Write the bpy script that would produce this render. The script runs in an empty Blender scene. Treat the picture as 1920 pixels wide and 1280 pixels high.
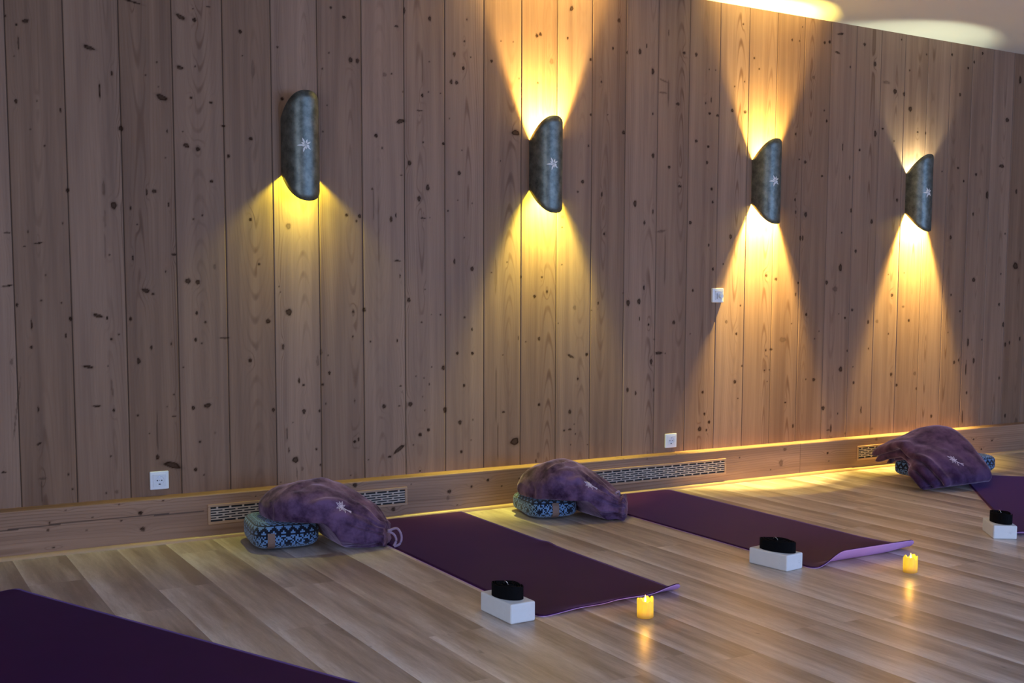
import bpy, bmesh, math, random
import numpy as np
from mathutils import Vector, Matrix, noise
from mathutils.bvhtree import BVHTree

S = bpy.context.scene
COL = S.collection
PI = math.pi

# ------------------------------------------------------------------ camera
F_PX, PCX, PCY = 2147.7435, 1056.698, 741.926          # focal length and principal point, 1920x1280 frame
M = ((0.8476497841682078, -0.5305131223612262, 0.00675798802406933),
     (-0.04201189647562161, -0.07981295204284275, -0.9959241403042345),
     (0.5288902002817905, 0.8439109666835415, -0.08994129394854179))
CAM = Vector((-0.5987766734674744, -5.1866814003983075, 1.1052213125141197))
cd = bpy.data.cameras.new('camera')
cam = bpy.data.objects.new('camera', cd)
COL.objects.link(cam)
cd.sensor_width = 36.0
cd.lens = F_PX / 1920 * 36.0
cd.shift_x = (960 - PCX) / 1920
cd.shift_y = (PCY - 640) / 1920
cd.clip_start = 0.05
r_, d_, f_ = [Vector(v) for v in M]
rot = Matrix((r_, -d_, -f_)).transposed()
cam.matrix_world = Matrix.Translation(CAM) @ rot.to_4x4()
S.camera = cam

# ------------------------------------------------------------------ world, daylight, exposure
S.view_settings.view_transform = 'Standard'
S.view_settings.look = 'None'
S.view_settings.gamma = 1.0
S.view_settings.use_curve_mapping = False
S.view_settings.exposure = 0.0
w = bpy.data.worlds.new('dusk'); S.world = w; w.use_nodes = True
w.node_tree.nodes['Background'].inputs[0].default_value = (0.35, 0.5, 0.9, 1)
w.node_tree.nodes['Background'].inputs[1].default_value = 0.4
ld = bpy.data.lights.new('window_daylight', 'AREA')
ld.shape = 'RECTANGLE'; ld.size = 6.0; ld.size_y = 2.3
ld.energy = 345.0; ld.color = (0.34, 0.54, 1.0)
lo = bpy.data.objects.new('window_daylight', ld); COL.objects.link(lo)
lo.location = (5.2, -9.3, 1.35); lo.rotation_euler = (PI/2, 0, 0)     # shines towards +y through the front windows
l2 = ld.copy(); l2.name = 'side_fill_light'; l2.size = 4.6; l2.energy = 165.0; l2.color = (0.62, 0.74, 1.0)
lo2 = bpy.data.objects.new('side_fill_light', l2); COL.objects.link(lo2)
lo2.location = (-3.3, -5.9, 1.35); lo2.rotation_euler = (PI/2, 0, -PI/2)  # added fill light, shines towards +x through a made-up left window

H = 2.756          # ceiling height
T = 0.085          # baseboard depth
ZB = 0.1993        # baseboard height
BW = 0.2174        # wall board width

# ------------------------------------------------------------------ helpers
def tag(o, label=None, cat=None, group=None, kind=None):
    if label: o['label'] = label
    if cat: o['category'] = cat
    if group: o['group'] = group
    if kind: o['kind'] = kind
    return o

def empty(name, loc, rz=0.0):
    o = bpy.data.objects.new(name, None); COL.objects.link(o)
    o.location = loc; o.rotation_euler = (0, 0, rz); o.empty_display_size = 0.1
    return o

def mesh_obj(name, verts, faces, mat=None, parent=None, smooth=False):
    me = bpy.data.meshes.new(name)
    me.from_pydata([tuple(v) for v in verts], [], faces); me.update()
    if smooth: me.polygons.foreach_set('use_smooth', [True]*len(me.polygons))
    o = bpy.data.objects.new(name, me); COL.objects.link(o)
    if mat: me.materials.append(mat)
    if parent: o.parent = parent
    return o

def bm_obj(name, bm, mat=None, parent=None, smooth=False):
    bmesh.ops.recalc_face_normals(bm, faces=bm.faces[:])
    me = bpy.data.meshes.new(name); bm.to_mesh(me); bm.free()
    if smooth: me.polygons.foreach_set('use_smooth', [True]*len(me.polygons))
    o = bpy.data.objects.new(name, me); COL.objects.link(o)
    if mat: me.materials.append(mat)
    if parent: o.parent = parent
    return o

def box(bm, a, b, bevel=0.0, seg=2):
    r = bmesh.ops.create_cube(bm, size=1.0)
    vs = r['verts']
    for v in vs:
        v.co = Vector([a[i] + (v.co[i] + 0.5) * (b[i] - a[i]) for i in range(3)])
    if bevel:
        es = list({e for v in vs for e in v.link_edges})
        bmesh.ops.bevel(bm, geom=es, offset=bevel, segments=seg, profile=0.5, affect='EDGES')

def cyl(bm, c, r, h, axis='z', n=32, r2=None):
    m = Matrix.Translation(c)
    if axis == 'y': m = m @ Matrix.Rotation(PI/2, 4, 'X')
    bmesh.ops.create_cone(bm, cap_ends=True, segments=n, radius1=r, radius2=r if r2 is None else r2, depth=h, matrix=m)

def tube(pts, rad, n=8, closed=False):
    """verts/faces of a round cord along pts"""
    V, Fc = [], []
    P = [Vector(p) for p in pts]; m = len(P)
    for i in range(m):
        a = P[(i-1) % m] if (closed or i > 0) else P[i]
        b = P[(i+1) % m] if (closed or i < m-1) else P[i]
        t = (b - a).normalized()
        up = Vector((0, 0, 1)) if abs(t.z) < 0.9 else Vector((1, 0, 0))
        x = t.cross(up).normalized(); y = x.cross(t)
        rr = rad[i] if hasattr(rad, '__len__') else rad
        for k in range(n):
            an = 2*PI*k/n
            V.append(P[i] + x*rr*math.cos(an) + y*rr*math.sin(an))
    for i in range(m if closed else m-1):
        for k in range(n):
            j = (i+1) % m
            Fc.append((i*n+k, i*n+(k+1) % n, j*n+(k+1) % n, j*n+k))
    if not closed:
        Fc.append(tuple(range(n-1, -1, -1))); Fc.append(tuple((m-1)*n+k for k in range(n)))
    return V, Fc

def sstep(a, b, x):
    t = min(1, max(0, (x-a)/(b-a))); return t*t*(3-2*t)

def interp(keys, x):
    """smooth (Catmull-Rom like) interpolation of rows keyed by column 0"""
    xs = [k[0] for k in keys]
    if x <= xs[0]: return keys[0][1:]
    if x >= xs[-1]: return keys[-1][1:]
    i = max(j for j in range(len(xs)-1) if xs[j] <= x)
    t = (x - xs[i])/(xs[i+1]-xs[i])
    p0 = keys[max(0, i-1)]; p1 = keys[i]; p2 = keys[i+1]; p3 = keys[min(len(keys)-1, i+2)]
    out = []
    for c in range(1, len(p1)):
        m1 = (p2[c]-p0[c])/(p2[0]-p0[0])*(p2[0]-p1[0]); m2 = (p3[c]-p1[c])/(p3[0]-p1[0])*(p2[0]-p1[0])
        t2, t3 = t*t, t*t*t
        out.append((2*t3-3*t2+1)*p1[c]+(t3-2*t2+t)*m1+(-2*t3+3*t2)*p2[c]+(t3-t2)*m2)
    return out

def on_wall(px, py, y=0.0):
    """point of the plane y=const seen at a pixel of the 1920x1280 photo (used to read positions off the photo)"""
    d = r_*((px-PCX)/F_PX) + d_*((py-PCY)/F_PX) + f_
    return CAM + d*((y - CAM.y)/d.y)

# ------------------------------------------------------------------ node helpers
class NT:
    def __init__(s, name):
        s.mat = bpy.data.materials.new(name); s.mat.use_nodes = True
        s.t = s.mat.node_tree; s.b = s.t.nodes['Principled BSDF']; s.out = s.t.nodes['Material Output']
    def n(s, ty, **kw):
        nd = s.t.nodes.new(ty)
        for k, v in kw.items(): setattr(nd, k, v)
        return nd
    def link(s, a, b): s.t.links.new(a, b)
    def val(s, sock, v):
        if hasattr(v, 'links'): s.link(v, sock)
        else: sock.default_value = v
    def math(s, op, a, b=0.0, c=None, clamp=False):
        nd = s.n('ShaderNodeMath', operation=op, use_clamp=clamp)
        s.val(nd.inputs[0], a); s.val(nd.inputs[1], b)
        if c is not None: s.val(nd.inputs[2], c)
        return nd.outputs[0]
    def mix(s, fac, a, b, blend='MIX'):
        nd = s.n('ShaderNodeMix', data_type='RGBA', blend_type=blend)
        s.val(nd.inputs[0], fac)
        for i, v in ((6, a), (7, b)):
            if hasattr(v, 'links'): s.link(v, nd.inputs[i])
            else: nd.inputs[i].default_value = (*v, 1) if len(v) == 3 else v
        return nd.outputs[2]
    def attr(s, name): return s.n('ShaderNodeAttribute', attribute_name=name).outputs['Fac']
    def coords(s, which='Object'): return s.n('ShaderNodeTexCoord').outputs[which]
    def mapping(s, vec, scale=(1, 1, 1), loc=(0, 0, 0), rot=(0, 0, 0)):
        nd = s.n('ShaderNodeMapping'); s.link(vec, nd.inputs[0])
        s.val(nd.inputs['Location'], loc); nd.inputs['Scale'].default_value = scale; nd.inputs['Rotation'].default_value = rot
        return nd.outputs[0]
    def noise(s, vec, scale=5.0, detail=3.0, rough=0.55, dim='3D', w=None):
        nd = s.n('ShaderNodeTexNoise', noise_dimensions=dim)
        s.link(vec, nd.inputs['Vector']); nd.inputs['Scale'].default_value = scale
        nd.inputs['Detail'].default_value = detail; nd.inputs['Roughness'].default_value = rough
        if w is not None: s.val(nd.inputs['W'], w)
        return nd.outputs['Fac']
    def ramp(s, fac, stops):
        nd = s.n('ShaderNodeValToRGB'); s.link(fac, nd.inputs[0]); e = nd.color_ramp.elements
        while len(e) < len(stops): e.new(0.5)
        for i, (p, c) in enumerate(stops):
            e[i].position = p; e[i].color = (c, c, c, 1) if not hasattr(c, '__len__') else (*c, 1)
        return nd.outputs[0]
    def rng(s, v, a, b, c, d):
        nd = s.n('ShaderNodeMapRange'); s.val(nd.inputs[0], v)
        for i, q in enumerate((a, b, c, d)): nd.inputs[i+1].default_value = q
        return nd.outputs[0]
    def bump(s, h, strength=0.3, dist=0.002):
        nd = s.n('ShaderNodeBump'); s.link(h, nd.inputs['Height'])
        nd.inputs['Strength'].default_value = strength; nd.inputs['Distance'].default_value = dist
        s.link(nd.outputs[0], s.b.inputs['Normal'])
    def set(s, **kw):
        names = dict(color='Base Color', rough='Roughness', metal='Metallic', spec='Specular IOR Level',
                     sheen='Sheen Weight', sheenr='Sheen Roughness', sheent='Sheen Tint',
                     emit='Emission Color', emits='Emission Strength', sss='Subsurface Weight', coat='Coat Weight', coatr='Coat Roughness')
        for k, v in kw.items():
            i = s.b.inputs[names[k]]
            if hasattr(v, 'links'): s.link(v, i)
            else: i.default_value = (*v, 1) if hasattr(v, '__len__') and len(v) == 3 else v
        return s.mat

def plain(name, color, rough=0.5, nscale=40.0, namt=0.12, **kw):
    t = NT(name); f = t.noise(t.coords(), nscale, 3)
    c = t.mix(f, tuple(x*(1-namt) for x in color), tuple(min(1, x*(1+namt)) for x in color))
    t.set(color=c, rough=rough, **kw)
    return t.mat

# ------------------------------------------------------------------ materials
def wood_wall(name, vertical=True, lift=1.0):
    t = NT(name); co = t.coords()
    knot, phase, rnd, crack = t.attr('knot'), t.attr('phase'), t.attr('rnd'), t.attr('crack')
    off = t.n('ShaderNodeCombineXYZ'); t.link(t.math('MULTIPLY', rnd, 37.0), off.inputs[0 if not vertical else 2])
    t.link(t.math('MULTIPLY', rnd, 11.0), off.inputs[1])
    sc = (1, 1, 0.035) if vertical else (0.035, 1, 1)
    v = t.n('ShaderNodeVectorMath', operation='ADD'); t.link(co, v.inputs[0]); t.link(off.outputs[0], v.inputs[1])
    g = t.mapping(v.outputs[0], sc)
    fine = t.noise(g, 260.0, 3, 0.6)
    streak = t.noise(g, 34.0, 3, 0.55)
    lines = t.math('SINE', t.math('MULTIPLY', phase, 6.2832))
    late = t.rng(lines, 0.35, 1.0, 0.0, 1.0)
    late = t.math('MULTIPLY', late, t.math('MULTIPLY', t.attr('fig'), t.rng(t.noise(g, 14.0, 2), 0.36, 0.60, 0.35, 1.0)))
    band = t.noise(g, 11.0, 1)
    base = t.mix(t.math('ADD', t.rng(streak, 0.3, 0.72, -0.1, 0.75), t.rng(band, 0.3, 0.7, -0.1, 0.45), clamp=True), (0.205, 0.114, 0.070), (0.318, 0.186, 0.116))
    base = t.mix(t.math('MULTIPLY', late, 0.9, clamp=True), base, (0.135, 0.062, 0.030))
    base = t.mix(t.rng(fine, 0.35, 0.7, 0.0, 0.22), base, (0.26, 0.12, 0.05))
    hv = t.n('ShaderNodeHueSaturation'); t.link(base, hv.inputs['Color'])
    t.link(t.rng(rnd, 0, 1, 0.84*lift, 1.12*lift), hv.inputs['Value']); t.link(t.rng(rnd, 0, 1, 1.05, 0.94), hv.inputs['Saturation'])
    kc = t.mix(t.math('MULTIPLY', knot, 1.0, clamp=True), hv.outputs[0], (0.030, 0.014, 0.008))
    kc = t.mix(t.math('MULTIPLY', crack, 0.85, clamp=True), kc, (0.03, 0.013, 0.007))
    t.set(color=kc, rough=t.rng(streak, 0, 1, 0.5, 0.62), spec=t.math('MULTIPLY', t.math('SUBTRACT', 1.0, knot, clamp=True), 0.3))
    h = t.math('ADD', t.math('MULTIPLY', late, 0.8), t.math('MULTIPLY', knot, -0.6))
    h = t.math('ADD', h, t.math('MULTIPLY', fine, 0.5))
    t.bump(h, 0.35, 0.0012)
    return t.mat

def floor_mat():
    t = NT('floor_vinyl_planks'); co = t.coords()
    rnd, u = t.attr('rnd'), t.attr('u')
    off = t.n('ShaderNodeCombineXYZ'); t.link(t.math('MULTIPLY', rnd, 53.0), off.inputs[1]); t.link(t.math('MULTIPLY', rnd, 17.0), off.inputs[0])
    v = t.n('ShaderNodeVectorMath', operation='ADD'); t.link(co, v.inputs[0]); t.link(off.outputs[0], v.inputs[1])
    g = t.mapping(v.outputs[0], (1, 0.085, 1))
    broad = t.noise(g, 15.0, 4, 0.6); mid = t.noise(g, 55.0, 4, 0.65); fine = t.noise(g, 320.0, 2, 0.6)
    edge = t.math('ADD', t.rng(t.math('POWER', u, 0.7), 0.0, 1.0, 0.42, -0.24), t.rng(rnd, 0, 1, -0.16, 0.16))
    f = t.math('ADD', t.rng(broad, 0.28, 0.72, -0.1, 0.75), edge)
    f = t.math('ADD', f, t.rng(mid, 0.3, 0.7, -0.15, 0.15))
    c = t.ramp(f, [(0.0, (0.30, 0.220, 0.168)), (0.5, (0.545, 0.440, 0.365)), (1.0, (0.80, 0.71, 0.64))])
    c = t.mix(t.rng(fine, 0.35, 0.7, 0.0, 0.22), c, (0.20, 0.14, 0.10))
    kn = t.noise(t.mapping(v.outputs[0], (1, 0.4, 1)), 26.0, 1, 0.5)
    c = t.mix(t.rng(kn, 0.76, 0.82, 0.0, 0.6), c, (0.08, 0.05, 0.035))
    t.set(color=c, rough=t.rng(mid, 0.2, 0.8, 0.28, 0.40), spec=0.75)
    t.bump(t.math('ADD', t.math('MULTIPLY', mid, 0.6), fine), 0.10, 0.001)
    return t.mat

def plaster():
    t = NT('white_ceiling_paint'); n1 = t.noise(t.coords(), 3.0, 3); n2 = t.noise(t.coords(), 300.0, 2)
    t.set(color=t.mix(n1, (0.80, 0.80, 0.79), (0.84, 0.84, 0.83)), rough=0.85, spec=0.2); t.bump(n2, 0.05, 0.0005)
    return t.mat

def velvet(name, c1, c2):
    t = NT(name); co = t.coords()
    n1 = t.noise(co, 9.0, 5, 0.62); n2 = t.noise(co, 420.0, 2)
    c = t.mix(t.rng(n1, 0.38, 0.62, 0, 1), c1, c2)
    t.set(color=c, rough=0.85, spec=0.15, sheen=t.rng(n1, 0.38, 0.62, 0.35, 0.8), sheenr=0.36, sheent=(0.86, 0.64, 0.88))
    t.bump(n2, 0.25, 0.0015)
    return t.mat

def knit():
    t = NT('nordic_knit'); uv = t.n('ShaderNodeUVMap', uv_map='UVMap').outputs[0]
    sx = t.n('ShaderNodeSeparateXYZ'); t.link(uv, sx.inputs[0])
    c = 0.0068
    ix = t.math('FLOOR', t.math('DIVIDE', sx.outputs[0], c)); iz = t.math('FLOOR', t.math('DIVIDE', sx.outputs[1], c))
    P = t.math('FLOORED_MODULO', iz, 22.0)
    tri = lambda a, m: t.math('ABSOLUTE', t.math('SUBTRACT', t.math('FLOORED_MODULO', a, float(m)), m/2))
    d = t.math('ADD', tri(ix, 12), t.math('ABSOLUTE', t.math('SUBTRACT', P, 5.0)))            # diamonds / stars
    star = t.math('ADD', t.math('COMPARE', d, 6.0, 0.6), t.math('LESS_THAN', d, 2.5), clamp=True)
    cross = t.math('COMPARE', tri(ix, 12), t.math('ABSOLUTE', t.math('SUBTRACT', P, 5.0)), 0.6)
    star = t.math('MAXIMUM', star, cross)
    zig = t.math('COMPARE', t.math('ADD', tri(ix, 6), t.math('SUBTRACT', P, 13.0)), 2.0, 1.1)
    chk = t.math('FLOORED_MODULO', t.math('ADD', t.math('FLOOR', t.math('DIVIDE', ix, 2.0)), P), 2.0)
    inr = lambda a, b: t.math('MULTIPLY', t.math('GREATER_THAN', P, a-0.5), t.math('LESS_THAN', P, b+0.5))
    dots = t.math('LESS_THAN', t.math('FLOORED_MODULO', t.math('ADD', ix, t.math('MULTIPLY', iz, 2.0)), 5.0), 0.5)
    star = t.math('MAXIMUM', star, dots)
    f = t.math('MULTIPLY', star, inr(0, 10))
    f = t.math('ADD', f, inr(11, 11)); f = t.math('ADD', f, t.math('MULTIPLY', zig, inr(12, 16)))
    f = t.math('ADD', f, inr(17, 17)); f = t.math('ADD', f, t.math('MULTIPLY', chk, inr(18, 20)), clamp=True)
    col = t.mix(f, (0.15, 0.27, 0.47), (0.008, 0.010, 0.022))
    t.set(color=col, rough=0.9, spec=0.1, sheen=0.3)
    t.bump(t.noise(uv, 900.0, 1), 0.5, 0.002)
    return t.mat

def zinc():
    t = NT('patinated_zinc'); co = t.coords()
    n1 = t.noise(co, 24.0, 5, 0.65); n2 = t.noise(t.mapping(co, (1, 1, 0.3)), 60.0, 3, 0.6)
    c = t.mix(t.rng(n1, 0.35, 0.68, 0, 1), (0.105, 0.118, 0.105), (0.25, 0.265, 0.235))
    c = t.mix(t.rng(n2, 0.62, 0.72, 0, 0.55), c, (0.10, 0.11, 0.11))
    t.set(color=c, metal=0.85, rough=t.rng(n1, 0.3, 0.7, 0.40, 0.52)); t.bump(n1, 0.08, 0.001)
    return t.mat

def rubber(name, color, rough=0.75, sh=0.0):
    t = NT(name); co = t.coords(); n1 = t.noise(co, 7.0, 3); n2 = t.noise(co, 700.0, 1)
    t.set(color=t.mix(n1, tuple(x*0.85 for x in color), tuple(x*1.12 for x in color)), rough=rough, spec=0.12, sheen=sh, sheenr=0.18, sheent=(0.62, 0.36, 1.0))
    t.bump(n2, 0.15, 0.0006)
    return t.mat

def candle_mat():
    t = NT('glowing_wax'); co = t.coords()
    g = t.n('ShaderNodeSeparateXYZ'); t.link(co, g.inputs[0])
    n1 = t.noise(t.mapping(co, (1, 1, 0.4)), 60.0, 2)
    h = t.rng(g.outputs[2], 0.0, 0.045, 0.0, 1.0)
    f = t.math('ADD', h, t.rng(n1, 0.35, 0.65, -0.35, 0.35), clamp=True)
    e = t.mix(f, (1.0, 0.42, 0.012), (1.0, 0.64, 0.02))
    t.set(color=(0.30, 0.19, 0.05), rough=0.5, emit=e, emits=t.rng(g.outputs[2], 0.003, 0.022, 0.30, 0.9))
    return t.mat

def flame_mat():
    t = NT('candle_flame'); g = t.n('ShaderNodeSeparateXYZ'); t.link(t.coords('Generated'), g.inputs[0])
    t.set(color=(1, 0.8, 0.4), emit=t.mix(g.outputs[2], (1, 0.85, 0.55), (1, 0.55, 0.08)), emits=3.0)
    return t.mat

WOOD = wood_wall('larch_wall_boards', True)
WOODH = wood_wall('larch_baseboard', False, 1.3)
FLOOR = floor_mat(); PLASTER = plaster(); VELVET = velvet('purple_plush', (0.026, 0.008, 0.030), (0.160, 0.084, 0.165)); VELVET2 = velvet('dark_purple_plush', (0.030, 0.010, 0.038), (0.088, 0.042, 0.105)); KNIT = knit(); ZINC = zinc()
MAT_TOP = rubber('mat_top_dark_purple', (0.033, 0.0035, 0.045), 0.6, 0.28)
MAT_UNDER = rubber('mat_underside_lilac', (0.60, 0.33, 0.66), 0.7)
WHITE = plain('white_plastic', (0.80, 0.81, 0.82), 0.35, 20, 0.02)
WHITE_DIM = plain('socket_insert_plastic', (0.74, 0.75, 0.77), 0.4, 20, 0.02)
DARKHOLE = plain('dark_hole', (0.012, 0.012, 0.014), 0.7)
BLACKWEB = plain('black_webbing', (0.004, 0.004, 0.005), 0.85, 300, 0.3, spec=0.1)
METAL = plain('bright_steel_ring', (0.75, 0.75, 0.78), 0.25, 60, 0.05, metal=1.0)
GRILLE = plain('vent_wood', (0.46, 0.27, 0.15), 0.45, 30, 0.1)
GRILLE_BAR = plain('vent_bars_pale', (0.52, 0.40, 0.31), 0.45, 60, 0.08)
LEATHER = plain('brown_leather_tag', (0.20, 0.115, 0.085), 0.6, 80, 0.2)
PETAL = plain('pale_inlay', (0.80, 0.76, 0.72), 0.4, 60, 0.05)
THREAD = plain('silver_thread', (0.62, 0.52, 0.62), 0.5, 200, 0.1)
CORD = plain('lilac_cord', (0.30, 0.19, 0.30), 0.7, 200, 0.15, sheen=0.6)
CANDLE = candle_mat(); FLAME = flame_mat()
STRIP = plain('quarter_round_pine', (0.48, 0.30, 0.15), 0.4, 12, 0.1)
FRAMEW = plain('window_frame_wood', (0.30, 0.19, 0.11), 0.5, 15, 0.15)
ROOMWALL = plain('room_wall_paint', (0.46, 0.33, 0.24), 0.8, 3, 0.04)
BULB = plain('lamp_holder', (0.55, 0.52, 0.46), 0.5, 40, 0.05)

def foam():
    t = NT('white_block_foam'); co = t.coords(); n1 = t.noise(co, 30.0, 4); n2 = t.noise(co, 14.0, 6, 0.8)
    c = t.mix(t.rng(n2, 0.60, 0.66, 0, 0.35), t.mix(n1, (0.70, 0.70, 0.69), (0.78, 0.78, 0.77)), (0.42, 0.42, 0.42))
    t.set(color=c, rough=0.75, spec=0.25); t.bump(n1, 0.15, 0.001)
    return t.mat
FOAM = foam()

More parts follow.
